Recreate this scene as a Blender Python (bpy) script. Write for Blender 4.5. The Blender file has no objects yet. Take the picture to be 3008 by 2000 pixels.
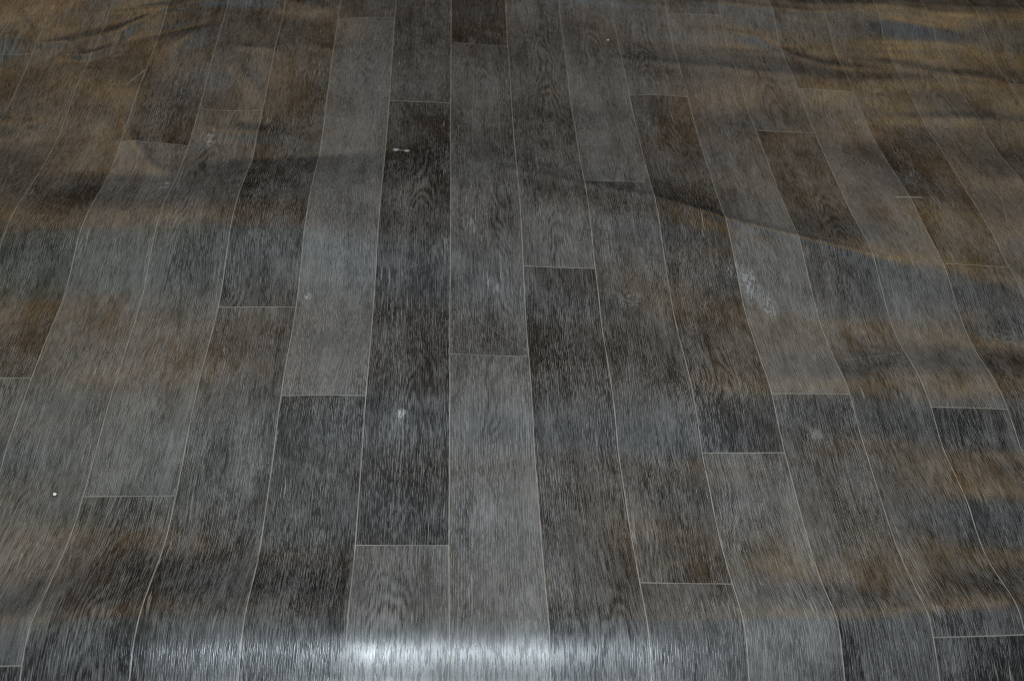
import bpy, math, random
import numpy as np
from mathutils import Matrix

# ------------------------------------------------------------------ camera
W = 0.1                                   # width of one printed board, metres
scn = bpy.context.scene
cam_d = bpy.data.cameras.new('camera')
cam = bpy.data.objects.new('camera', cam_d)
scn.collection.objects.link(cam)
R = (0.99616642, -0.03729548, 0.07912976)
U = (-0.02550426, 0.74144299, 0.670531)
F = (0.08367798, 0.66997861, -0.73764942)
cam.matrix_world = Matrix(((R[0], U[0], -F[0], -0.3 * W), (R[1], U[1], -F[1], 0.0),
                           (R[2], U[2], -F[2], 10.3 * W), (0, 0, 0, 1)))
cam_d.sensor_fit = 'HORIZONTAL'
cam_d.sensor_width = 23.2
cam_d.lens = 23.2 * 3000 / 3008
cam_d.clip_start = 0.02
cam_d.clip_end = 50
cam_d.dof.use_dof = True
cam_d.dof.focus_distance = 1.17
cam_d.dof.aperture_fstop = 5.0
scn.camera = cam

# ------------------------------------------------------------------ light
scn.cycles.filter_width = 0.85
scn.cycles.use_denoising = False        # keep the fine printed grain crisp
scn.view_settings.view_transform = 'Standard'
scn.view_settings.look = 'None'
scn.view_settings.exposure = 0.0
scn.view_settings.gamma = 1.0
scn.view_settings.use_curve_mapping = False
world = bpy.data.worlds.new('World')
scn.world = world
world.use_nodes = True
wt = world.node_tree
wt.nodes.clear()


def node(t, kind, **kw):
    n = t.nodes.new(kind)
    for k, v in kw.items():
        setattr(n, k, v)
    return n


def put(t, sock, v):
    if hasattr(v, 'is_output'):
        t.links.new(v, sock)
    else:
        sock.default_value = v


def mth(t, op, a, b=0.0, c=None, clamp=False):
    n = node(t, 'ShaderNodeMath', operation=op, use_clamp=clamp)
    put(t, n.inputs[0], a)
    put(t, n.inputs[1], b)
    if c is not None:
        put(t, n.inputs[2], c)
    return n.outputs[0]


def mrange(t, v, a, b, c=0.0, d=1.0, smooth=True):
    n = node(t, 'ShaderNodeMapRange', interpolation_type='SMOOTHSTEP' if smooth else 'LINEAR')
    put(t, n.inputs[0], v)
    for i, q in enumerate((a, b, c, d)):
        put(t, n.inputs[1 + i], q)
    return n.outputs[0]


def mixc(t, f, a, b, mode='MIX'):
    n = node(t, 'ShaderNodeMix', data_type='RGBA', blend_type=mode)
    put(t, n.inputs[0], f)
    put(t, n.inputs[6], a if hasattr(a, 'is_output') else (*a, 1))
    put(t, n.inputs[7], b if hasattr(b, 'is_output') else (*b, 1))
    return n.outputs[2]


# the room round the sheet: dark low walls, a warm lit band, cool grey above, and its lit windows and lamps
tc = node(wt, 'ShaderNodeTexCoord')
sep = node(wt, 'ShaderNodeSeparateXYZ')
wt.links.new(tc.outputs['Generated'], sep.inputs[0])
ramp = node(wt, 'ShaderNodeValToRGB')
wt.links.new(sep.outputs[2], ramp.inputs[0])
BASE = [(0.0, (.02, .015, .01)), (.33, (.02, .015, .011)), (.50, (.46, .27, .11)), (.70, (.32, .225, .14)),
        (.80, (.33, .34, .34)), (.90, (.66, .86, 1.02)), (1.0, (.55, .68, .82))]
el = ramp.color_ramp.elements
while len(el) < len(BASE):
    el.new(0.5)
for e, (p, c) in zip(el, BASE):
    e.position = p
    e.color = (*c, 1)
col = ramp.outputs[0]
LOBES = [  # elevation, azimuth (deg, 0 = ahead, + = right), half width deg, colour
    (34, -27, 6, (8.4, 5.2, 2.1)),
    (42, 34, 5, (12.0, 7.4, 1.7)),
    (37, 24, 5, (3.6, 2.2, 1.1)),
    (57, -46, 8, (3.2, 3.6, 2.2)),
    (67, 8, 12, (1.9, 2.15, 2.5)),
]
for e, a, hw, c in LOBES:
    e, a = math.radians(e), math.radians(a)
    d = (math.cos(e) * math.sin(a), math.cos(e) * math.cos(a), math.sin(e))
    dot = node(wt, 'ShaderNodeVectorMath', operation='DOT_PRODUCT')
    wt.links.new(tc.outputs['Generated'], dot.inputs[0])
    dot.inputs[1].default_value = d
    k = 0.69 / (1 - math.cos(math.radians(hw)))
    g = mth(wt, 'EXPONENT', mth(wt, 'MULTIPLY', mth(wt, 'SUBTRACT', dot.outputs['Value'], 1.0), k))
    col = mixc(wt, 1.0, col, mixc(wt, g, (0, 0, 0), c), 'ADD')
bg = node(wt, 'ShaderNodeBackground')
wt.links.new(col, bg.inputs[0])
bg.inputs[1].default_value = 0.37
wo = node(wt, 'ShaderNodeOutputWorld')
wt.links.new(bg.outputs[0], wo.inputs[0])

# the flash on the camera
fl = bpy.data.lights.new('camera_flash', 'AREA')
fl.shape = 'RECTANGLE'
fl.size = 0.32
fl.size_y = 0.20
fl.energy = 19.0
fl.color = (0.81, 0.92, 1.0)
fo = bpy.data.objects.new('camera_flash', fl)
scn.collection.objects.link(fo)
m = cam.matrix_world.copy()
m.translation = m.translation + m.col[1].xyz * 0.22 + m.col[0].xyz * 0.08
fo.matrix_world = m

# ------------------------------------------------------------------ measured sheet heights
ZTAB = """722,722,722,722,722,722,722,722,722,722,722,722,722,732,746,762,781,804,826,836,822,794,764,736,709,685,662,644,631,622,613,604,597,591,589,589,589,589,589,589,589,589,589,589,589,589,589,589;762,762,762,762,762,762,762,762,762,762,762,762,762,773,789,805,825,854,892,908,880,832,791,763,743,722,697,675,666,660,650,640,634,632,632,632,632,632,632,632,632,632,632,632,632,632,632,632;807,807,807,807,807,807,807,807,807,807,807,807,808,822,843,861,878,903,939,951,915,859,816,794,785,774,747,721,711,707,697,686,683,686,689,689,689,689,689,689,689,689,689,689,689,689,689,689;837,837,837,837,837,837,837,837,837,837,837,837,842,861,887,907,917,933,959,965,928,875,836,820,820,816,796,772,758,750,740,732,732,737,742,742,742,742,742,742,742,742,742,742,742,742,742,742;858,858,858,858,858,858,858,858,858,858,858,858,866,889,915,931,934,942,963,966,931,880,847,837,842,845,835,817,804,794,783,776,776,782,788,788,788,788,788,788,788,788,788,788,788,788,788,788;859,859,859,859,859,859,859,859,859,859,859,859,873,899,925,936,934,937,955,958,924,876,847,841,852,863,861,851,844,836,823,813,815,824,831,831,831,831,831,831,831,831,831,831,831,831,831,831;832,832,832,832,832,832,832,832,832,832,832,832,849,879,910,925,921,918,934,939,907,862,835,833,850,867,870,864,860,855,846,840,844,857,867,867,867,867,867,867,867,867,867,867,867,867,867,867;785,785,785,785,785,785,785,785,785,785,785,785,804,838,875,897,894,889,902,907,880,840,816,817,836,855,859,853,844,838,836,840,853,872,885,885,885,885,885,885,885,885,885,885,885,885,885,885;733,733,733,733,733,733,733,733,733,733,733,733,753,792,834,859,857,851,860,865,844,812,794,797,815,833,837,827,812,802,803,815,836,861,877,877,877,877,877,877,877,877,877,877,877,877,877,877;686,686,686,686,686,686,686,686,686,686,686,686,708,750,792,816,813,804,811,817,802,780,769,776,792,807,809,796,776,763,766,783,807,831,846,845,845,845,845,845,845,845,845,845,845,845,845,845;648,648,648,648,648,648,648,648,648,648,648,648,671,712,751,770,764,754,760,768,761,748,745,754,771,782,781,766,743,729,735,754,774,791,803,803,803,803,803,803,803,803,803,803,803,803,803,803;618,618,618,618,618,618,618,618,618,618,618,618,642,679,710,724,716,707,713,723,723,718,722,735,751,761,757,740,718,704,712,730,742,751,759,760,760,760,760,760,760,760,760,760,760,760,760,760;596,596,596,596,596,596,596,596,596,596,596,596,617,647,670,680,673,667,674,687,692,694,702,717,734,741,734,717,698,688,695,708,715,718,723,723,723,723,723,723,723,723,723,723,723,723,723,723;575,575,575,575,575,575,575,575,575,575,575,575,593,616,633,641,638,637,647,662,671,677,688,704,717,720,709,693,681,676,682,690,693,695,697,699,699,699,699,699,699,699,699,699,699,699,699,699;545,545,545,545,545,545,545,545,545,545,545,555,569,586,600,609,613,619,633,649,659,667,679,692,700,698,684,669,665,667,671,675,678,681,686,690,690,690,690,690,690,690,690,690,690,690,690,690;528,528,528,528,528,528,528,528,528,528,528,535,547,561,574,586,598,612,629,645,654,662,673,682,684,677,662,650,652,661,664,665,670,679,689,697,697,697,697,697,697,697,697,697,697,697,697,697;511,511,511,511,511,511,511,511,511,511,511,518,529,543,557,573,590,610,630,646,655,661,669,674,671,661,646,638,645,656,658,659,668,685,705,720,720,720,720,720,720,720,720,720,720,720,720,720;496,496,496,496,496,496,496,496,496,496,496,503,516,532,549,567,587,610,633,651,658,661,665,667,662,650,637,631,641,652,654,656,671,697,726,747,747,747,747,747,747,747,747,747,747,747,747,747;484,484,484,484,484,484,484,484,484,484,484,492,509,528,546,564,586,611,637,657,662,662,662,661,654,643,632,629,639,649,650,655,677,710,744,768,780,780,780,780,780,780,780,780,780,780,780,780;473,473,473,473,473,473,473,473,473,473,473,484,506,528,548,566,587,612,641,661,665,661,658,654,646,637,630,631,639,648,649,656,680,715,748,772,782,782,782,782,782,782,782,782,782,782,782,782;463,463,463,463,463,463,463,463,463,463,463,476,502,528,552,574,594,616,644,664,665,658,652,646,638,631,629,634,642,648,650,657,679,710,740,762,771,771,771,771,771,771,771,771,771,771,771,771;457,457,457,457,457,457,457,457,457,457,457,471,498,528,558,584,603,621,646,663,662,653,644,638,630,625,627,635,644,650,652,659,677,701,724,743,750,750,750,750,750,750,750,750,750,750,750,750;459,459,459,459,459,459,459,459,459,459,459,473,499,529,562,592,611,627,648,661,657,645,636,628,620,617,621,632,643,652,656,662,674,691,707,720,725,725,725,725,725,725,725,725,725,725,725,725;476,476,476,476,476,476,476,476,476,476,476,486,507,533,566,597,618,634,651,660,652,638,627,618,610,606,612,626,642,655,662,667,674,682,689,696,698,698,698,698,698,698,698,698,698,698,698,698;506,506,506,506,506,506,506,506,506,506,506,510,519,539,571,605,627,643,657,662,651,634,621,610,601,597,605,621,640,657,668,673,674,674,673,674,674,674,674,674,674,674,674,674,674,674,674,674;527,527,527,527,527,527,527,527,527,527,527,527,529,543,579,618,641,655,667,669,655,635,620,609,599,597,608,627,644,659,672,678,676,669,663,660,658,658,658,658,658,658,658,658,658,658,658,658;530,530,530,530,530,530,530,530,530,530,530,530,532,549,588,630,655,669,681,682,665,643,627,617,609,610,627,646,657,665,675,682,679,672,666,661,658,658,658,658,658,658,658,658,658,658,658,658;519,519,519,519,519,519,519,519,519,519,523,526,534,555,596,638,665,682,696,697,679,656,641,632,627,632,651,670,675,675,681,687,687,683,681,679,676,677,677,677,677,677,677,677,677,677,677,677;508,508,508,508,508,508,508,508,508,508,513,522,536,562,601,641,670,693,711,714,695,671,656,650,648,654,672,688,690,688,691,697,701,702,700,697,693,693,693,693,693,693,693,693,693,693,693,693;499,499,499,499,499,499,499,499,499,499,506,520,539,567,604,641,672,699,722,727,709,683,669,664,664,671,686,701,704,702,705,712,720,724,720,712,707,705,705,705,705,705,705,705,705,705,705,705;494,494,494,494,494,494,494,494,494,494,502,521,544,572,606,641,673,703,728,735,717,691,676,672,674,682,698,711,717,718,721,728,738,743,738,727,719,716,716,716,716,716,716,716,716,716,716,716;490,490,490,490,490,490,490,490,490,490,500,521,547,575,607,641,673,703,730,738,720,694,679,675,679,689,705,720,728,732,737,743,750,754,750,740,731,728,728,728,728,728,728,728,728,728,728,728;486,486,486,486,486,486,486,486,486,486,497,520,546,575,607,641,672,702,727,734,718,693,678,675,680,691,709,725,734,740,747,754,756,756,754,748,741,738,738,738,738,738,738,738,738,738,738,738;483,483,483,483,483,483,483,483,483,483,494,516,542,570,604,639,670,697,720,727,711,688,675,673,678,691,709,725,732,738,747,755,757,754,753,750,745,742,742,742,742,742,742,742,742,742,742,742;479,479,479,479,479,479,479,479,479,479,490,511,534,562,597,634,664,689,710,716,702,681,670,669,675,688,706,720,724,727,736,747,751,750,748,746,741,738,738,738,738,738,738,738,738,738,738,738;474,474,474,474,474,474,474,474,474,474,485,505,526,552,588,624,653,677,697,703,690,671,662,663,670,683,699,710,712,712,718,729,737,740,739,735,729,725,725,725,725,725,725,725,725,725,725,725;467,467,467,467,467,467,467,467,467,467,479,498,519,544,577,610,638,661,682,688,677,659,652,654,662,674,689,699,699,695,697,705,716,722,721,717,711,706,706,706,706,706,706,706,706,706,706,706;460,460,460,460,460,460,460,460,460,460,472,492,513,537,564,593,619,644,665,673,662,646,638,641,650,663,677,685,685,680,678,682,692,699,698,693,688,683,677,677,677,677,677,677,677,677,677,677;453,453,453,453,453,453,453,453,453,453,466,486,507,528,551,574,599,625,648,657,648,631,623,625,635,649,663,671,672,667,662,663,670,675,673,668,664,661,657,657,657,657,657,657,657,657,657,657;446,446,446,446,446,446,446,446,446,446,460,479,499,518,535,555,580,607,631,642,634,619,610,610,619,633,647,657,658,654,650,649,652,653,650,644,641,641,640,640,640,640,640,640,640,640,640,640;432,432,432,432,432,432,432,432,432,440,454,472,490,505,520,537,562,591,616,628,622,608,599,598,605,617,632,643,645,642,640,638,636,634,631,627,627,629,630,630,630,630,630,630,630,630,630,630;426,426,426,426,426,426,426,426,426,433,448,465,481,494,505,521,547,578,604,617,612,599,591,590,595,605,619,629,632,630,629,627,623,620,620,621,624,628,631,631,631,631,631,631,631,631,631,631;420,420,420,420,420,420,420,420,420,427,441,457,472,484,494,509,536,568,595,607,603,593,587,586,590,598,610,619,620,619,619,618,614,612,617,625,633,640,644,644,644,644,644,644,644,644,644,644;414,414,414,414,414,414,414,414,414,421,434,450,466,478,488,503,531,563,589,601,598,590,585,587,591,598,606,611,610,609,612,613,610,610,620,636,649,660,667,667,667,667,667,667,667,667,667,667;411,411,411,411,411,411,411,411,411,417,431,446,462,476,487,504,532,563,588,599,597,590,588,591,597,603,607,608,604,603,610,616,615,616,629,649,667,683,693,693,693,693,693,693,693,693,693,693;410,410,410,410,410,410,410,410,410,417,431,447,463,477,491,510,538,568,591,602,600,595,595,600,606,610,612,609,602,602,614,627,629,630,642,663,685,705,717,717,717,717,717,717,717,717,717,717;413,413,413,413,413,413,413,413,413,421,437,454,470,485,501,521,549,577,599,610,609,606,607,611,616,618,618,613,605,606,623,641,646,649,662,682,704,724,738,738,738,738,738,738,738,738,738,738;419,419,419,419,419,419,419,419,419,429,448,468,488,504,518,536,562,590,612,624,624,621,622,625,625,625,623,619,613,615,633,654,664,671,687,708,727,742,754,754,754,754,754,754,754,754,754,754;431,431,431,431,431,431,431,431,431,442,465,490,515,534,544,556,579,607,630,642,643,640,640,639,634,630,629,627,623,627,646,668,681,694,715,738,751,759,765,769,769,769,769,769,769,769,769,769;447,447,447,447,447,447,447,447,447,461,487,516,546,568,575,583,603,630,652,664,664,660,658,653,643,635,634,635,636,643,659,681,698,718,743,765,773,772,771,771,771,771,771,771,771,771,771,771;468,468,468,468,468,468,468,468,468,484,512,543,575,598,606,613,631,657,677,687,685,679,675,667,653,642,641,645,651,659,675,695,716,741,769,787,786,777,770,766,766,766,766,766,766,766,766,766;492,492,492,492,492,492,492,492,492,510,539,569,600,623,635,645,664,687,705,711,707,698,691,681,663,650,649,657,664,675,691,711,735,763,790,802,793,775,761,755,755,755,755,755,755,755,755,755;513,513,513,513,513,513,513,513,513,534,566,596,624,647,662,677,699,720,733,735,726,715,706,693,674,660,660,669,678,689,706,729,753,780,803,810,795,771,752,744,744,744,744,744,744,744,744,744;528,528,528,528,528,528,528,528,528,553,588,621,647,669,688,709,732,751,758,754,742,729,718,705,686,671,672,682,691,703,723,746,769,790,806,810,795,769,746,735,735,735,735,735,735,735,735,735;526,526,526,526,526,526,526,526,537,565,604,638,665,687,710,734,757,772,775,767,753,739,728,715,696,683,685,696,705,717,739,762,779,792,801,803,792,770,747,735,735,735,735,735,735,735,735,735;531,531,531,531,531,531,531,531,543,572,610,644,673,698,724,748,769,782,782,772,758,744,735,723,706,694,698,710,721,734,754,772,782,787,791,793,789,776,757,745,745,745,745,745,745,745,745,745;535,535,535,535,535,535,535,535,547,575,608,640,672,702,730,753,773,783,782,772,758,746,738,730,716,706,712,726,740,751,763,772,775,776,779,783,786,784,774,765,765,765,765,765,765,765,765,765;534,534,534,534,534,534,534,534,546,571,600,630,664,699,728,751,770,781,779,768,755,745,739,734,724,719,727,744,758,764,764,763,761,761,765,774,783,789,789,786,786,786,786,786,786,786,786,786;527,527,527,527,527,527,527,527,538,561,586,616,651,688,718,744,764,775,774,764,751,742,739,737,732,732,744,760,770,769,759,748,743,743,751,765,778,790,797,799,801,801,801,801,801,801,801,801;514,514,514,514,514,514,514,514,525,545,569,598,633,670,703,731,755,768,768,758,747,740,739,740,739,743,756,769,773,765,748,732,723,725,738,756,773,787,797,804,807,807,807,807,807,807,807,807;498,498,498,498,498,498,498,498,507,526,548,576,610,647,682,715,741,757,760,753,743,737,738,742,745,750,761,769,767,755,735,716,706,710,727,749,768,781,793,802,805,805,805,805,805,805,805,805;479,479,479,479,479,479,479,479,488,505,525,551,583,620,657,693,722,741,748,745,738,734,737,743,747,751,758,762,755,741,721,702,691,696,717,743,762,775,786,795,798,798,798,798,798,798,798,798;458,458,458,458,458,458,458,458,467,483,500,523,554,590,630,668,699,721,733,735,732,730,734,740,744,747,750,749,741,726,708,690,679,685,709,737,756,767,776,785,789,789,789,789,789,789,789,789;436,436,436,436,436,436,436,436,445,460,476,496,525,561,600,639,672,697,714,722,723,723,728,734,737,739,738,735,725,711,695,679,669,675,701,731,747,756,764,774,778,778,778,778,778,778,778,778;412,412,412,412,412,412,412,412,423,438,452,470,497,531,570,609,642,670,692,705,711,714,719,724,726,726,724,719,709,696,683,669,660,667,694,723,738,744,752,761,767,767,767,767,767,767,767,767;386,386,386,386,386,386,386,386,400,416,430,448,473,505,541,577,611,642,667,686,695,701,707,711,712,711,709,704,694,682,671,660,653,660,686,713,726,731,739,750,757,757,757,757,757,757,757,757;359,359,359,359,359,359,359,359,376,395,411,428,451,480,513,547,580,613,641,663,677,685,693,696,695,694,695,691,680,668,659,651,646,653,677,701,714,719,727,739,748,748,748,748,748,748,748,748;319,319,319,319,319,319,319,332,353,376,396,415,436,460,487,517,550,583,614,639,656,667,676,680,678,677,680,678,667,655,648,642,639,645,666,689,701,707,717,731,742,742,742,742,742,742,742,742;290,290,290,290,290,290,290,304,330,359,386,408,425,442,463,490,522,556,587,614,633,648,659,663,661,660,667,668,656,643,637,634,631,637,656,676,689,698,709,724,737,742,742,742,742,742,742,742;261,261,261,261,261,261,261,277,308,343,378,404,418,428,442,465,495,529,561,589,610,627,640,646,644,645,655,659,646,632,626,625,624,629,645,664,678,689,703,718,730,735,735,735,735,735,735,735;233,233,233,233,233,233,233,251,287,329,373,404,414,415,424,444,473,506,537,565,587,606,622,629,628,631,645,652,638,621,616,617,618,621,634,651,667,681,696,711,721,724,724,724,724,724,724,724;205,205,205,205,205,205,205,226,268,317,369,404,410,404,409,427,454,485,515,542,565,586,603,612,613,618,636,645,630,611,607,610,611,613,623,639,657,673,685,696,705,707,707,707,707,707,707,707;181,181,181,181,181,181,181,205,252,306,365,405,405,393,396,414,440,469,497,522,545,566,585,596,599,607,627,639,624,603,598,602,604,605,612,627,648,664,673,679,685,686,686,686,686,686,686,686;159,159,159,159,159,159,159,187,239,299,363,403,400,382,385,404,430,457,482,505,527,549,568,580,586,596,620,634,619,597,591,595,596,596,600,614,638,656,660,659,660,661,661,661,661,661,661,661;143,143,143,143,143,143,143,174,230,294,360,399,392,371,374,396,423,449,471,491,512,533,553,567,574,586,612,629,615,592,585,588,588,586,587,601,627,647,647,639,636,635,635,635,635,635,635,635;133,133,133,133,133,133,133,169,229,294,358,393,383,362,366,391,421,447,466,482,500,520,540,554,562,576,605,624,612,589,581,582,580,575,574,587,615,637,634,621,613,610,610,610,610,610,610,610;132,132,132,132,132,132,132,173,234,299,358,388,376,355,361,390,423,450,466,477,492,510,529,543,552,567,597,618,608,587,579,578,574,566,561,573,603,627,623,606,592,585,585,585,585,585,585,585;140,140,140,140,140,140,140,185,247,308,360,386,372,352,360,392,430,459,470,476,487,504,522,535,543,559,588,611,605,586,577,575,570,559,551,560,590,616,613,593,576,565,559,559,559,559,559,559;132,132,132,132,132,132,153,200,261,318,366,388,373,354,363,397,439,470,478,477,484,499,516,529,535,550,578,602,600,584,575,573,567,555,544,549,578,604,604,585,563,549,542,542,542,542,542,542;143,143,143,143,143,143,164,213,272,328,375,395,379,359,368,403,448,480,485,480,484,497,513,524,528,540,567,592,594,581,572,569,564,554,541,544,568,592,596,580,558,540,531,531,531,531,531,531;147,147,147,147,147,147,170,220,279,336,386,406,386,365,373,408,454,488,492,483,485,496,512,521,522,530,555,580,586,577,568,565,562,554,542,541,560,581,588,577,558,537,527,527,527,527,527,527;144,144,144,144,144,144,168,220,282,343,397,418,393,368,374,409,457,493,497,487,487,497,511,518,517,521,543,568,578,573,563,558,557,553,544,542,555,573,581,576,561,542,530,530,530,530,530,530;138,138,138,138,138,138,164,220,285,350,407,428,399,368,371,407,457,496,501,490,489,498,511,516,512,513,531,556,571,570,559,552,552,552,545,543,552,566,575,575,566,550,539,539,539,539,539,539;130,130,130,130,130,130,159,220,289,357,416,436,404,367,367,403,456,498,504,493,491,499,511,515,508,506,521,546,565,568,556,546,547,549,546,544,551,562,571,574,570,559,551,551,551,551,551,551;121,121,121,121,121,121,154,220,293,364,424,442,408,367,365,400,455,499,507,497,494,501,511,514,505,500,514,539,561,567,556,544,544,547,545,544,551,561,568,571,571,567,562,562,562,562,562,562;112,112,112,112,112,112,149,220,296,370,428,446,412,369,364,400,457,503,511,501,497,503,511,512,502,496,509,535,559,568,558,544,543,547,546,546,554,563,566,568,571,572,572,572,572,572,572,572;103,103,103,103,103,103,145,220,298,373,430,447,416,374,367,403,461,508,516,506,501,505,511,511,501,495,508,534,559,569,561,548,547,550,547,548,559,567,565,564,569,576,582,585,585,585,585,585;95,95,95,95,95,95,141,220,300,373,428,446,419,379,373,409,468,515,522,511,505,507,512,510,500,495,509,535,558,569,564,554,553,555,551,551,564,573,567,561,567,580,592,598,598,598,598,598;89,89,89,89,89,89,139,219,299,371,423,443,422,387,383,418,475,521,529,517,510,510,514,511,501,497,511,536,557,568,566,560,560,561,556,556,569,577,568,559,567,585,602,611,611,611,611,611;85,85,85,85,85,85,140,220,298,367,417,439,425,397,394,427,482,526,535,524,516,515,516,513,503,500,514,537,555,565,566,564,566,567,563,562,573,579,569,558,567,590,612,621,621,621,621,621;87,87,87,87,87,87,144,221,296,360,409,434,428,406,405,435,488,531,541,531,522,520,520,516,507,503,517,537,553,561,564,566,571,573,569,567,575,579,568,558,567,590,614,625,625,625,625,625;71,71,71,71,71,97,154,226,294,352,400,429,430,415,413,441,492,536,547,538,530,526,524,520,511,508,519,537,549,556,561,567,573,577,575,572,575,576,567,557,566,588,612,624,624,624,624,624;96,96,96,96,96,120,173,235,292,343,390,423,431,422,420,444,494,539,552,545,537,532,530,525,516,513,521,535,545,551,557,565,573,578,577,573,573,573,565,557,564,584,606,618,618,618,618,618;144,144,144,144,144,161,202,248,291,334,379,417,432,427,424,445,494,540,556,551,544,539,535,529,521,516,520,530,539,545,552,561,570,576,576,573,570,568,562,556,563,580,599,611,611,611,611,611;209,209,209,209,209,217,238,263,290,324,370,412,432,431,427,445,493,540,558,557,550,545,540,533,523,516,517,525,532,539,546,555,564,571,572,569,566,563,559,556,561,574,591,602,602,602,602,602;273,273,273,273,273,270,271,277,289,315,361,408,432,433,427,443,490,539,560,561,555,550,543,535,524,515,512,516,525,532,539,547,556,563,565,563,560,558,558,557,560,570,583,593,593,593,593,593;317,317,317,317,317,308,297,288,287,307,354,406,433,435,427,440,487,537,561,563,559,552,545,535,523,511,505,508,517,525,532,539,548,555,556,555,554,554,557,559,561,566,576,586,586,586,586,586;343,343,343,343,343,332,314,296,285,300,349,404,435,436,425,436,483,535,561,565,561,554,545,534,520,507,498,499,509,519,525,531,540,547,548,547,548,551,558,564,565,567,573,580,584,584,584,584;357,357,357,357,357,346,324,301,284,296,346,404,436,437,423,431,478,531,560,566,562,554,544,531,516,501,490,490,502,514,519,524,532,539,540,540,543,550,562,571,572,572,574,580,582,582,582,582;364,364,364,364,364,354,331,305,284,294,345,404,438,438,422,428,473,528,559,567,563,554,542,527,511,495,484,484,496,510,515,518,525,533,536,536,540,550,566,580,583,581,581,583,585,585,585,585;367,367,367,367,367,358,337,311,288,295,346,405,439,440,421,424,469,525,558,568,564,553,539,523,506,490,479,479,492,507,513,515,522,530,534,535,541,552,571,588,595,594,593,594,595,595,595,595;368,368,368,368,368,360,342,318,294,300,349,405,440,440,419,420,464,522,559,570,567,554,537,519,501,486,476,477,492,507,512,514,520,530,538,542,547,559,578,597,608,611,611,611,612,612,612,612;367,367,367,367,367,361,346,326,306,311,354,405,439,440,417,416,461,521,561,575,571,557,538,517,498,484,476,479,494,509,514,516,524,536,547,555,561,572,589,609,623,630,634,636,637,637,637,637;366,366,366,366,366,362,351,337,321,325,360,404,436,439,414,411,457,521,564,580,577,562,540,517,497,483,479,484,501,516,520,522,533,548,564,576,583,592,607,626,642,654,661,666,668,668,668,668;366,366,366,366,366,363,356,347,338,341,366,402,432,436,412,408,454,520,567,587,586,571,547,521,499,487,485,494,512,527,530,534,549,569,586,600,610,620,634,651,667,680,690,698,702,702,702,702;365,365,365,365,365,364,361,357,353,355,372,400,429,434,411,406,452,520,570,594,596,582,557,529,505,493,494,508,529,545,548,552,572,596,614,628,640,652,667,683,696,708,719,729,736,736,736,736;365,365,365,365,365,366,366,365,366,367,376,398,424,431,409,404,451,521,574,600,606,595,571,542,516,503,507,524,548,567,570,576,601,629,645,657,671,687,703,716,727,737,748,759,767,767,767,767;365,365,365,365,366,368,370,372,375,377,380,396,421,428,408,403,450,521,575,603,613,607,588,559,532,518,522,540,567,589,596,605,632,660,673,684,702,721,734,746,756,766,775,785,793,793,793,793;366,366,366,366,367,370,373,377,381,383,384,395,417,426,408,403,452,522,574,604,617,617,603,579,552,536,538,556,583,608,622,636,661,686,696,707,730,751,761,768,779,791,799,807,814,814,814,814;367,367,367,367,368,372,376,380,384,387,390,398,414,423,410,408,455,521,570,601,618,623,617,598,574,556,556,571,596,624,647,666,687,704,713,726,753,777,783,786,797,810,818,824,829,832,832,832;368,368,368,368,370,374,379,383,387,391,395,401,412,421,419,424,465,521,564,595,616,626,626,615,596,578,574,585,608,638,670,694,706,714,721,738,770,797,801,799,809,823,830,833,837,839,839,839;368,368,368,368,371,376,381,385,390,394,399,405,414,423,432,447,480,522,560,591,613,627,632,628,616,601,595,601,620,650,688,715,719,718,725,745,782,811,813,807,812,825,833,837,839,840,840,840;378,378,378,378,378,378,382,387,392,397,403,410,419,430,444,463,491,525,558,587,610,627,637,640,635,626,620,623,636,663,700,727,726,719,725,750,789,819,821,811,812,820,827,832,836,837,837,837;395,395,395,395,395,395,395,395,395,400,406,414,425,438,455,476,500,528,556,584,608,627,642,650,652,649,647,649,660,680,707,728,732,724,728,753,791,821,824,812,806,811,819,824,828,830,830,830;419,419,419,419,419,419,419,419,419,419,419,419,430,444,462,483,506,531,557,582,606,628,646,659,667,671,673,676,684,698,716,731,738,737,741,760,789,813,819,810,799,798,805,812,819,821,821,821"""
Z = np.array([[int(v) for v in r.split(',')] for r in ZTAB.split(';')], float) / 1000.0
X0, DX, Y0, DY = -10.5, 0.5, 4.08, 0.12
_x = X0 + DX * np.arange(Z.shape[1])       # even out the roll of the near edge across the middle boards
_k = np.clip((3.5 - abs(_x)) / 1.5, 0, 1)
_k = _k * _k * (3 - 2 * _k)
_p = (Z[:8, 14] - Z[7, 14] + Z[:8, 15] - Z[7, 15] + Z[:8, 27] - Z[7, 27] + Z[:8, 28] - Z[7, 28]) / 4
Z[:8] = Z[:8] * (1 - _k) + (Z[7] + _p[:, None]) * _k
NY, NX = Z.shape


def cub(p0, p1, p2, p3, t):
    return (((-p0 + 3 * p1 - 3 * p2 + p3) * t + (2 * p0 - 5 * p1 + 4 * p2 - p3)) * t + (p2 - p0)) * t * 0.5 + p1


def sample(xs, ys):
    a = np.clip((xs - X0) / DX, 0, NX - 1.0001)
    b = np.clip((ys - Y0) / DY, 0, NY - 1.0001)
    i = np.floor(a).astype(int)
    j = np.floor(b).astype(int)
    ta = (a - i)[None, :]
    tb = (b - j)[:, None]
    ix = [np.clip(i + k, 0, NX - 1) for k in (-1, 0, 1, 2)]
    jy = [np.clip(j + k, 0, NY - 1) for k in (-1, 0, 1, 2)]
    rows = [cub(*[Z[np.ix_(q, p)] for p in ix], ta) for q in jy]
    return cub(*rows, tb)


def steps(parts):
    out = []
    for a, b, s in parts:
        n = max(1, int(round((b - a) / s)))
        out += list(np.linspace(a, b, n + 1)[:-1])
    return np.array(out + [parts[-1][1]])


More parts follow.
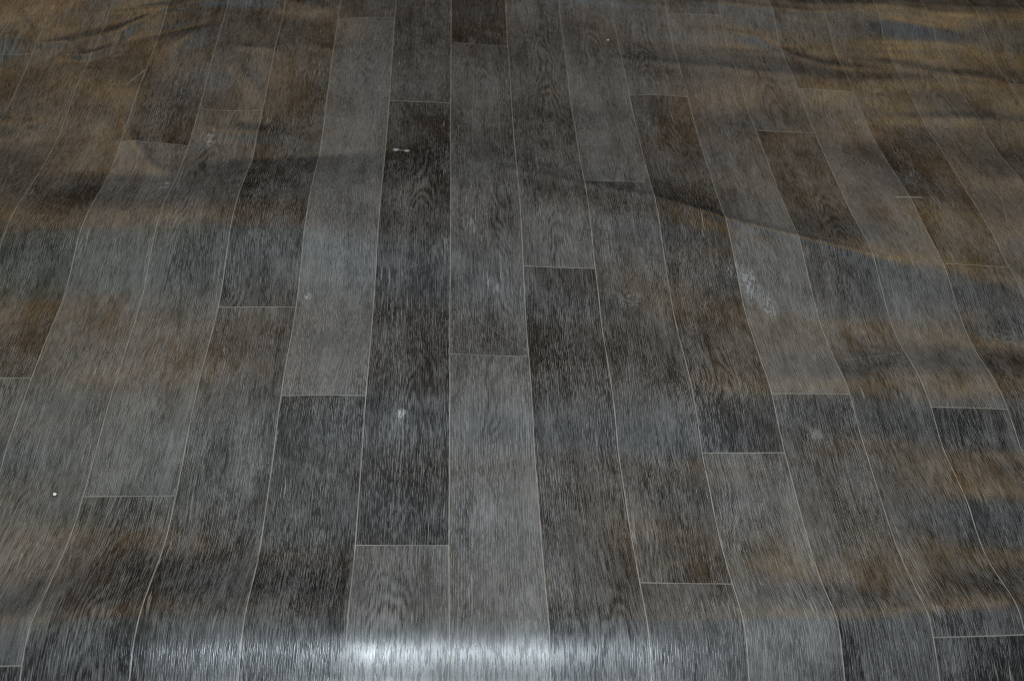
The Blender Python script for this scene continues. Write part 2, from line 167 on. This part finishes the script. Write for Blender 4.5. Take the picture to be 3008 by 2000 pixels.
xs = steps([(-16, -10, .25), (-10, 12.0, .05), (12.0, 18, .25)])
ys = steps([(2.0, 3.9, .08), (3.9, 18.6, .04), (18.6, 27, .2)])
H = sample(xs, ys)
XX, YY = np.meshgrid(xs, ys)
# outside the measured field: down to the floor at the near edge, gentle waves at the far side
sl = (sample(xs, np.array([Y0 + .24])) - sample(xs, np.array([Y0])))[0] / .24
for r, y in enumerate(ys):
    if y < Y0:
        t = (Y0 - y)
        base = H[r] - np.clip(sl, .3, 1.2) * t
        k = min(1, t / .9)
        k = k * k * (3 - 2 * k)
        H[r] = np.maximum(base, .05) * (1 - k) + .05 * k
    if y > 17.6:
        k = min(1, (y - 17.6) / 3.0)
        H[r] = H[r] * (1 - k) + k * (.45 + .12 * math.sin(y * 1.9) + .05 * np.sin(xs * .8 + y * 3.1))


def crease(pts, amp, sig, H, step=0.0):
    """a small ridge (amp > 0) or valley along a polyline; step adds a height change across it"""
    best = np.full(XX.shape, 1e9)
    sgn = np.zeros(XX.shape)
    tt = np.zeros(XX.shape)
    n = len(pts) - 1
    for i in range(n):
        (ax, ay), (bx, by) = pts[i], pts[i + 1]
        dx, dy = bx - ax, by - ay
        L = dx * dx + dy * dy
        t = np.clip(((XX - ax) * dx + (YY - ay) * dy) / L, 0, 1)
        ex, ey = XX - ax - t * dx, YY - ay - t * dy
        d = np.hypot(ex, ey)
        m_ = d < best
        best = np.where(m_, d, best)
        sgn = np.where(m_, np.sign(dx * ey - dy * ex), sgn)
        tt = np.where(m_, (i + t) / n, tt)
    fade = np.sin(np.clip(tt, 0.0, 1) * math.pi) ** .8
    H += 1.5 * amp * np.exp(-(best / sig) ** 2) * fade
    if step:
        H += 0.9 * step * sgn * (1 - np.exp(-best / sig)) * np.exp(-(best / (sig * 6)) ** 2) * fade


crease([(0.3, 12.4), (1.06, 12.18), (2.02, 11.89), (2.96, 11.6), (4.05, 11.15), (5.07, 10.77), (5.94, 10.43), (6.69, 10.19)],
       .017, .10, H, .005)
crease([(4.2, 17.42), (5.37, 17.32), (6.68, 17.2), (8.34, 17.2)], .014, .12, H)
crease([(4.48, 16.73), (5.26, 16.54), (5.65, 16.43), (6.2, 15.97), (6.7, 15.72), (7.32, 15.66), (8, 15.6)], .012, .11, H, .006)
crease([(-7.73, 16.66), (-7.28, 16.06), (-6.99, 15.6), (-6.8, 15.56), (-6.54, 15.65), (-6.14, 15.22), (-5.89, 15.36),
        (-5.71, 15.5), (-5.56, 16.17), (-5.04, 16.61), (-4.29, 16.66), (-3.6, 16.6)], .016, .10, H, .006)
crease([(-6.66, 14.99), (-6.44, 15.27), (-6.06, 15.17), (-5.71, 15.5)], .012, .09, H)
crease([(-5.3, 13.8), (-4.99, 13.16), (-4.68, 12.62), (-4.42, 12.25), (-4.02, 12.04)], .018, .13, H, .006)
crease([(-4.02, 12.04), (-3.3, 11.98), (-2.6, 12.1), (-1.6, 12.0)], .006, .12, H)
crease([(-3.62, 15.2), (-3.45, 14.8), (-3.2, 14.4), (-3.0, 14.0)], .016, .16, H)
crease([(-2.4, 15.6), (-1.9, 15.4), (-1.5, 15.6)], .010, .10, H)
crease([(-4.2, 15.2), (-3.7, 15.6), (-3.0, 15.5), (-2.5, 16.1)], .010, .12, H)
for cx, cy, a, s in ((-.567, 7.47, .006, .09), (-.25, 7.6, .004, .14), (-3.76, 13.2, .008, .12), (-2.8, 12.05, .01, .2),
                     (4.22, 9.9, .005, .15), (-5.5, 9.4, -.004, .07), (2.4, 9.6, .004, .2), (4.5, 7.3, .003, .12)):
    H += a * np.exp(-((XX - cx) ** 2 + (YY - cy) ** 2) / s ** 2)
H -= .015 * np.clip((4.75 - YY) / .65, 0, 1) ** 2 * (YY > 3.2)
# faint pillowy unevenness of the loose sheet, stronger at the far left
rs = np.random.RandomState(4)
for _ in range(46):
    k = rs.uniform(1.2, 5.0)
    an = rs.uniform(0, math.pi)
    H += .0035 / k * np.sin(k * (math.cos(an) * XX + math.sin(an) * YY) + rs.uniform(0, 6.28)) * \
        (1 + .9 * np.clip((YY - 11) / 4, 0, 1))

# buckled far-left corner and smaller folds at the far right
rs = np.random.RandomState(9)
for _ in range(18):
    cx, cy = rs.uniform(-9, -2.2), rs.uniform(12.4, 18.2)
    an, la, sa = rs.uniform(-.9, .9) + .5, rs.uniform(.5, 1.3), rs.uniform(.14, .28)
    p_ = (XX - cx) * math.cos(an) + (YY - cy) * math.sin(an)
    q_ = -(XX - cx) * math.sin(an) + (YY - cy) * math.cos(an)
    H += rs.choice([1, 1, -1]) * sa * .24 * np.exp(-(p_ / la) ** 2 - (q_ / sa) ** 2)
for _ in range(9):
    cx, cy = rs.uniform(2.5, 10), rs.uniform(13, 17.8)
    an, la, sa = rs.uniform(-.35, .15), rs.uniform(.8, 1.8), rs.uniform(.13, .22)
    p_ = (XX - cx) * math.cos(an) + (YY - cy) * math.sin(an)
    q_ = -(XX - cx) * math.sin(an) + (YY - cy) * math.cos(an)
    H += sa * .15 * np.exp(-(p_ / la) ** 2 - (q_ / sa) ** 2)

S = np.zeros_like(H)                       # length along the boards, measured over the waves
S[1:] = np.cumsum(np.hypot(np.diff(H, axis=0), np.diff(YY, axis=0)), axis=0)
r0 = int(np.argmin(abs(ys - 10)))
S = S - S[r0][None, :] + 10.0


def v_of(x, y):
    i = int(np.argmin(abs(xs - x)))
    return float(np.interp(y, ys, S[:, i]))


def h_of(x, y):
    i = int(np.argmin(abs(xs - x)))
    return float(np.interp(y, ys, H[:, i]))


# ------------------------------------------------------------------ printed boards: end joints and tone of each board
JOINTS = {-8: [15.318], -7: [], -6: [16.687, 8.087], -5: [12.862, 4.328], -4: [13.809, 6.4], -3: [9.338],
          -2: [16.442, 7.738], -1: [14.111, 5.754], 0: [15.866, 8.51], 1: [10.135], 2: [12.001, 5.256],
          3: [14.497, 7.059], 4: [17.048, 7.91], 5: [13.626, 4.649], 6: [14.899, 7.73], 7: [10.318], 8: [16.03]}
TONES = {-8: [.45, .40], -7: [.42], -6: [.5, .36, .5], -5: [.36, .62, .25], -4: [.45, .60, .42], -3: [.36, .46],
         -2: [.40, .74, .30], -1: [.44, .30, .66], 0: [.15, .52, .66], 1: [.50, .33], 2: [.60, .42, .45],
         3: [.62, .30, .60], 4: [.5, .66, .40], 5: [.62, .40, .22], 6: [.36, .66, .34], 7: [.36, .42], 8: [.45, .56]}
rnd = random.Random(11)
SPL = {}
for c in range(-17, 19):
    j = list(JOINTS.get(c, []))
    t = list(TONES.get(c, []))
    if not t:
        t = [rnd.uniform(.25, .65)]
    if not j:
        if len(t) == 1 and c not in (-7,):
            j = [rnd.uniform(6, 13)]
            t = t + [rnd.uniform(.25, .65)]
        else:
            j = [17.9]
            t = [.4] + t
    while j[0] < 27:
        j.insert(0, j[0] + rnd.uniform(7.2, 9.1))
        t.insert(0, rnd.uniform(.25, .65))
    if c not in (-3, 1, 7, -7, 8, -8):
        while j[-1] > 2:
            j.append(j[-1] - rnd.uniform(7.2, 9.1))
            t.append(rnd.uniform(.25, .65))
    else:
        j.append(1.0)
        t.append(.4)
    SPL[c] = (np.array([v_of(c + .5, y) if y < 26.9 else y for y in j]), np.array(t), np.array([rnd.random() for _ in t]))

ny, nx = H.shape
verts = np.stack([XX * W, YY * W, H * W], -1).reshape(-1, 3)
ii, jj = np.meshgrid(np.arange(nx - 1), np.arange(ny - 1))
a_ = (jj * nx + ii).ravel()
quads = np.stack([a_, a_ + 1, a_ + nx + 1, a_ + nx], -1)
me = bpy.data.meshes.new('vinyl_flooring_sheet')
me.from_pydata(verts.tolist(), [], quads.tolist())
me.update()
uvl = me.uv_layers.new(name='UVMap')
uvv = np.stack([XX.ravel(), S.ravel()], -1)
uvl.data.foreach_set('uv', uvv[quads.ravel()].astype(np.float32).ravel())
me.polygons.foreach_set('use_smooth', np.ones(len(quads), bool))
xm = (xs[:-1] + xs[1:]) / 2
vm = (S[:-1, :-1] + S[1:, 1:]) / 2
att = {k: np.zeros(vm.shape, np.float32) for k in ('joint', 'tone_far', 'tone_near', 'seed_far', 'seed_near')}
for i in range(nx - 1):
    J, T, Q = SPL[int(math.floor(xm[i]))]
    k = np.argmin(abs(vm[:, i][:, None] - J[None, :]), axis=1)
    att['joint'][:, i] = J[k]
    att['tone_far'][:, i] = T[k]
    att['tone_near'][:, i] = T[k + 1]
    att['seed_far'][:, i] = Q[k]
    att['seed_near'][:, i] = Q[k + 1]
for k, v in att.items():
    at = me.attributes.new(k, 'FLOAT', 'FACE')
    at.data.foreach_set('value', v.ravel())

# ------------------------------------------------------------------ material of the sheet
mat = bpy.data.materials.new('printed_vinyl')
mat.use_nodes = True
t = mat.node_tree
t.nodes.clear()
uv = node(t, 'ShaderNodeUVMap', uv_map='UVMap').outputs[0]
su = node(t, 'ShaderNodeSeparateXYZ')
t.links.new(uv, su.inputs[0])
u_, v_ = su.outputs[0], su.outputs[1]


def attr(n):
    return node(t, 'ShaderNodeAttribute', attribute_name=n).outputs['Fac']


near = mth(t, 'LESS_THAN', v_, attr('joint'))


def sel(a, b):
    return mth(t, 'ADD', mth(t, 'MULTIPLY', b, near), mth(t, 'MULTIPLY', a, mth(t, 'SUBTRACT', 1.0, near)))


tone = mth(t, 'MULTIPLY_ADD', sel(attr('tone_far'), attr('tone_near')), 1.25, -.16)
seed = sel(attr('seed_far'), attr('seed_near'))
colid = mth(t, 'FLOOR', u_)
sd = mth(t, 'MULTIPLY_ADD', seed, 61.0, mth(t, 'MULTIPLY', colid, 3.7))


def noise(a, b, detail=2.0, rough=.5, off=0.0, uu=None, free=False, dist=0.0):
    cx = node(t, 'ShaderNodeCombineXYZ')
    put(t, cx.inputs[0], mth(t, 'MULTIPLY', uu if uu is not None else u_, a))
    put(t, cx.inputs[1], mth(t, 'MULTIPLY', v_, b))
    put(t, cx.inputs[2], off if free else mth(t, 'ADD', sd, off))
    n = node(t, 'ShaderNodeTexNoise', noise_dimensions='3D')
    t.links.new(cx.outputs[0], n.inputs['Vector'])
    n.inputs['Scale'].default_value = 1.0
    n.inputs['Detail'].default_value = detail
    n.inputs['Roughness'].default_value = rough
    n.inputs['Distortion'].default_value = dist
    return n.outputs[0]


# board figure: the grain wanders sideways a little
wander = mth(t, 'MULTIPLY', mth(t, 'SUBTRACT', noise(1.0, .28, 1, .5, 5.0), .5), .20)
ug = mth(t, 'ADD', u_, wander)
blotch = noise(1.7, .75, 4, .6, 1.0)
cloud = noise(.55, .5, 4, .6, 9.0, free=True)
band = noise(7.0, .35, 2, .55, 2.0, uu=ug)
fine = noise(68.0, 8.0, 2, .7, 3.0, uu=ug)
crisp = mrange(t, noise(52.0, 7.5, 1, .5, 41.0, uu=ug), .53, .60)
dark_pore = mrange(t, noise(44.0, 5.5, 1, .5, 4.0, uu=ug), .52, .59)
pore = noise(44.0, 5.5, 1, .5, 4.0, uu=ug)
fleck = noise(48.0, 3.0, 1.0, .5, 7.0, uu=ug)
speck = noise(90.0, 60.0, 1, .5, 8.0, free=True)


def cen(x, k):
    return mth(t, 'MULTIPLY', mth(t, 'SUBTRACT', x, .5), k)


f = mth(t, 'ADD', tone, cen(blotch, 1.05))
f = mth(t, 'ADD', f, cen(cloud, .9))
f = mth(t, 'ADD', f, cen(band, .55))
f = mth(t, 'ADD', f, cen(noise(5.0, 3.2, 3, .65, 11.0, free=True), .6))
f = mth(t, 'ADD', f, cen(speck, .5))
strand_a = mrange(t, mth(t, 'ABSOLUTE', cen(noise(36.0, 1.8, 1.5, .6, 14.0, uu=ug), 1.0)), .0, .10, 1.0, 0.0)
strand_b = mrange(t, mth(t, 'ABSOLUTE', cen(noise(48.0, 2.2, 1.0, .5, 15.0, uu=ug), 1.0)), .0, .12, 1.0, 0.0)
thr = mth(t, 'ADD', f, cen(fine, .5))
thr = mth(t, 'ADD', thr, mth(t, 'MULTIPLY', crisp, mrange(t, noise(2.2, 1.1, 2, .6, 43.0), .3, .7, .0, .2)))
thr = mth(t, 'SUBTRACT', thr, mth(t, 'MULTIPLY', dark_pore, .07))


def fibres(freq, wob, seg_u, seg_v, off, lo, hi):
    ph = mth(t, 'ADD', mth(t, 'MULTIPLY', ug, freq * 6.2832), mth(t, 'MULTIPLY', noise(wob, .7, 2, .6, off), 9.0))
    ln = mrange(t, mth(t, 'SINE', ph), .15, .95)
    return mth(t, 'MULTIPLY', ln, mrange(t, noise(seg_u, seg_v, 1, .5, off + 1, uu=ug), lo, hi))


fib = mth(t, 'MAXIMUM', fibres(36.0, 2.5, 35.0, 8.5, 51.0, .45, .57), fibres(55.0, 4.0, 52.0, 11.0, 54.0, .47, .59))
thr = mth(t, 'ADD', thr, mth(t, 'MULTIPLY', fib, mrange(t, noise(2.4, 1.0, 2, .6, 57.0), .3, .7, .22, .72)))
thr = mth(t, 'SUBTRACT', thr, .12)
thr = mth(t, 'ADD', thr, mth(t, 'MULTIPLY', strand_a, mrange(t, noise(5.0, 1.3, 2, .6, 16.0), .35, .65, .05, .36)))
thr = mth(t, 'ADD', thr, mth(t, 'MULTIPLY', strand_b, .08))

# arched figure in some of the boards
uc = mth(t, 'ADD', mth(t, 'SUBTRACT', mth(t, 'SUBTRACT', u_, colid), .5), mth(t, 'MULTIPLY', mth(t, 'SUBTRACT', seed, .5), .3))
arch = mth(t, 'ADD', mth(t, 'MULTIPLY', v_, 1.1), mth(t, 'MULTIPLY', mth(t, 'MULTIPLY', uc, uc), 26.0))
arch = mth(t, 'ADD', arch, mth(t, 'MULTIPLY', noise(2.0, .7, 2, .5, 61.0), 5.0))
ring = mth(t, 'SINE', mth(t, 'MULTIPLY', arch, 11.0))
amask = mth(t, 'MULTIPLY', mrange(t, noise(1.2, .35, 2, .5, 64.0), .50, .64), mrange(t, mth(t, 'ABSOLUTE', uc), .15, .42, 1.0, 0.0))
thr = mth(t, 'ADD', thr, mth(t, 'MULTIPLY', mth(t, 'MULTIPLY', ring, amask), .22))
light = mrange(t, thr, .06, 1.35, smooth=False)
base = mixc(t, light, (.0095, .0095, .0095), (.150, .147, .142))
fl_m = mth(t, 'MULTIPLY', mrange(t, fleck, .63, .72), mrange(t, noise(1.3, .9, 2, .5, 12.0), .50, .70))
base = mixc(t, mth(t, 'MULTIPLY', fl_m, .7), base, (.22, .215, .20))

# pale line printed and pressed along every board edge and end joint
du = mth(t, 'ABSOLUTE', mth(t, 'SUBTRACT', u_, mth(t, 'ROUND', u_)))
dv = mth(t, 'ABSOLUTE', mth(t, 'SUBTRACT', v_, attr('joint')))
wob = noise(3.0, 6.0, 3, .6, 20.0, free=True)
hw = mrange(t, wob, .3, .7, .0045, .009, False)
lu = mrange(t, du, mth(t, 'MULTIPLY', hw, .55), mth(t, 'MULTIPLY', hw, 1.35), 1.0, 0.0)
lv = mrange(t, dv, .003, .012, 1.0, 0.0)
line = mth(t, 'MAXIMUM', lu, mth(t, 'MULTIPLY', lv, .7))
lstr = mrange(t, noise(1.5, 3.5, 2, .5, 24.0, free=True), .3, .65, .55, 1.0)
base = mixc(t, mth(t, 'MULTIPLY', line, lstr), base, (.22, .20, .17))


# scuffs and scratches left on the surface, and one flash glint painted pale
def scuff_or_glint(cx, cy, rx, ry, k, nscale, lo=.45, hi=.62, st=None):
    global base
    a = mth(t, 'DIVIDE', mth(t, 'SUBTRACT', u_, cx), rx)
    b = mth(t, 'DIVIDE', mth(t, 'SUBTRACT', v_, v_of(cx, cy)), ry)
    d = mth(t, 'SQRT', mth(t, 'ADD', mth(t, 'MULTIPLY', a, a), mth(t, 'MULTIPLY', b, b)))
    m_ = mth(t, 'MULTIPLY', mrange(t, d, .2, 1.0, 1.0, 0.0),
             mrange(t, noise(nscale, nscale * (st or .3), 3, .6, cx, free=True), lo, hi))
    base = mixc(t, mth(t, 'MULTIPLY', m_, k), base, (.42, .43, .44))


def scratch(ax, ay, bx, by, w, k):
    global base
    ay, by = v_of(ax, ay), v_of(bx, by)
    dx, dy = bx - ax, by - ay
    L = dx * dx + dy * dy
    pu, pv = mth(t, 'SUBTRACT', u_, ax), mth(t, 'SUBTRACT', v_, ay)
    q = mth(t, 'DIVIDE', mth(t, 'ADD', mth(t, 'MULTIPLY', pu, dx), mth(t, 'MULTIPLY', pv, dy)), L, clamp=True)
    ex = mth(t, 'SUBTRACT', pu, mth(t, 'MULTIPLY', q, dx))
    ey = mth(t, 'SUBTRACT', pv, mth(t, 'MULTIPLY', q, dy))
    d = mth(t, 'SQRT', mth(t, 'ADD', mth(t, 'MULTIPLY', ex, ex), mth(t, 'MULTIPLY', ey, ey)))
    m_ = mrange(t, d, w * .4, w * 1.4, 1.0, 0.0)
    base = mixc(t, mth(t, 'MULTIPLY', m_, k), base, (.45, .46, .47))


scuff_or_glint(4.15, 9.95, .18, .45, .42, 34)
scuff_or_glint(4.35, 9.55, .16, .35, .36, 38)
scuff_or_glint(3.95, 10.2, .2, .25, .28, 30)
scuff_or_glint(-4.12, 11.72, .16, .16, .5, 18, st=.8)
scuff_or_glint(-.84, 12.78, .07, .06, .9, 20, .35, .5)
scuff_or_glint(-.67, 12.74, .06, .05, .9, 20, .35, .5)
scratch(-.86, 12.78, -.65, 12.74, .014, .25)
scratch(6.80, 11.85, 7.18, 11.84, .018, .30)
scuff_or_glint(-3.72, 13.08, .13, .4, .35, 12, st=.8)
scratch(.38, 9.17, .99, 8.62, .007, .08)
scuff_or_glint(2.45, 9.59, .35, .25, .13, 22, st=.9)
scuff_or_glint(4.43, 7.33, .14, .12, .2, 18, .35, .6, st=.8)
scratch(5.15, 8.55, 5.95, 8.72, .007, .10)
scuff_or_glint(-1.86, 9.52, .07, .08, .5, 12, .35, .5, st=.8)
scratch(-5.2, 14.3, -5.02, 14.75, .012, .3)
scuff_or_glint(-2.45, 6.55, .5, .4, .05, 9, .35, .6, st=.8)
scuff_or_glint(7.5, 9.05, .4, .2, .18, 16, st=.9)
scratch(8.3, 11.2, 8.65, 12.4, .010, .10)

scuff_or_glint(-.58, 7.5, .10, .10, .55, 52, .46, .58, st=.4)  # flash glint on a small bump, painted into the colour as a pale spot
scuff_or_glint(-.56, 7.52, .06, .06, .4, 60, .38, .5)  # bright middle of the same painted glint
scuff_or_glint(-.2, 7.68, .22, .18, .12, 16, .35, .6)
scuff_or_glint(.42, 6.2, .22, .3, .08, 10, .3, .6, st=.8)
# pressed grain and edge lines
hgt = mth(t, 'MULTIPLY', fib, .6)
hgt = mth(t, 'ADD', hgt, mth(t, 'MULTIPLY', mrange(t, pore, .50, .60), -.5))
hgt = mth(t, 'ADD', hgt, mth(t, 'MULTIPLY', line, -1.2))
hgt = mth(t, 'ADD', hgt, cen(noise(110.0, 30.0, 1, .5, 30.0, free=True), .35))
bump = node(t, 'ShaderNodeBump')
bump.inputs['Strength'].default_value = .28
bump.inputs['Distance'].default_value = .0003
t.links.new(hgt, bump.inputs['Height'])

porem = mrange(t, pore, .50, .60)
rough = mrange(t, noise(.9, .8, 3, .6, 33.0, free=True), .3, .7, .28, .37)
bs = node(t, 'ShaderNodeBsdfPrincipled')
t.links.new(base, bs.inputs['Base Color'])
t.links.new(rough, bs.inputs['Roughness'])
t.links.new(bump.outputs[0], bs.inputs['Normal'])
bs.inputs['IOR'].default_value = 1.5
t.links.new(mth(t, 'SUBTRACT', mrange(t, noise(1.6, 1.2, 2, .5, 47.0, free=True), .35, .65, .46, .58), mth(t, 'MULTIPLY', porem, .22)), bs.inputs['Specular IOR Level'])
out = node(t, 'ShaderNodeOutputMaterial')
t.links.new(bs.outputs[0], out.inputs[0])

back = bpy.data.materials.new('vinyl_backing')
back.use_nodes = True
b = back.node_tree.nodes['Principled BSDF']
b.inputs['Roughness'].default_value = .9
tn = node(back.node_tree, 'ShaderNodeTexNoise')
tn.inputs['Scale'].default_value = 60
put(back.node_tree, b.inputs['Base Color'], mixc(back.node_tree, tn.outputs[0], (.16, .15, .14), (.28, .27, .25)))

sheet = bpy.data.objects.new('vinyl_flooring_sheet', me)
scn.collection.objects.link(sheet)
me.materials.append(mat)
me.materials.append(back)
so = sheet.modifiers.new('thickness', 'SOLIDIFY')
so.thickness = .0025
so.offset = -1
so.material_offset = 1
so.material_offset_rim = 1
sheet['label'] = 'rippled dark grey vinyl flooring sheet printed with wooden boards, lying loose'
sheet['category'] = 'flooring sheet'

# ------------------------------------------------------------------ floor under the sheet
fm = bpy.data.materials.new('concrete')
fm.use_nodes = True
ft = fm.node_tree
fb = ft.nodes['Principled BSDF']
fb.inputs['Roughness'].default_value = .85
fn = node(ft, 'ShaderNodeTexNoise')
fn.inputs['Scale'].default_value = 6
fn.inputs['Detail'].default_value = 8
put(ft, fb.inputs['Base Color'], mixc(ft, fn.outputs[0], (.10, .09, .08), (.20, .19, .17)))
fme = bpy.data.meshes.new('floor')
fme.from_pydata([(-6, -4, 0), (6, -4, 0), (6, 8, 0), (-6, 8, 0)], [], [(0, 1, 2, 3)])
fme.materials.append(fm)
floor = bpy.data.objects.new('floor', fme)
scn.collection.objects.link(floor)
floor['kind'] = 'structure'

# ------------------------------------------------------------------ loose crumbs
cm = bpy.data.materials.new('white_crumb')
cm.use_nodes = True
ct = cm.node_tree
cb = ct.nodes['Principled BSDF']
cb.inputs['Roughness'].default_value = .7
cn = node(ct, 'ShaderNodeTexNoise')
cn.inputs['Scale'].default_value = 900
put(ct, cb.inputs['Base Color'], mixc(ct, cn.outputs[0], (.55, .50, .38), (.85, .82, .72)))
import bmesh


def crumb(x, y, size, seed_, label):
    r = random.Random(seed_)
    bm = bmesh.new()
    bmesh.ops.create_icosphere(bm, subdivisions=2, radius=1)
    ax = [(r.gauss(0, 1), r.gauss(0, 1), r.gauss(0, 1)) for _ in range(5)]
    for v in bm.verts:
        s = 1
        for q in ax:
            dd = v.co.x * q[0] + v.co.y * q[1] + v.co.z * q[2]
            s += .10 * math.sin(dd * 2.3)
        v.co *= s
        v.co.x *= size * 1.0
        v.co.y *= size * 1.15
        v.co.z *= size * .6
    m2 = bpy.data.meshes.new('crumb')
    bm.to_mesh(m2)
    bm.free()
    m2.materials.append(cm)
    o = bpy.data.objects.new('crumb', m2)
    scn.collection.objects.link(o)
    o.location = (x * W, y * W, h_of(x, y) * W + size * .5)
    o.rotation_euler = (0, 0, r.uniform(0, 6))
    o['label'] = label
    o['category'] = 'crumb'
    o['group'] = 'pale crumbs lying on the vinyl sheet'


crumb(-4.31, 6.439, .0019, 3, 'largest off-white crumb, on a grey board near the left edge of the photo')
crumb(2.824, 16.24, .0018, 5, 'small white crumb alone on a brown-grey board near the top edge')
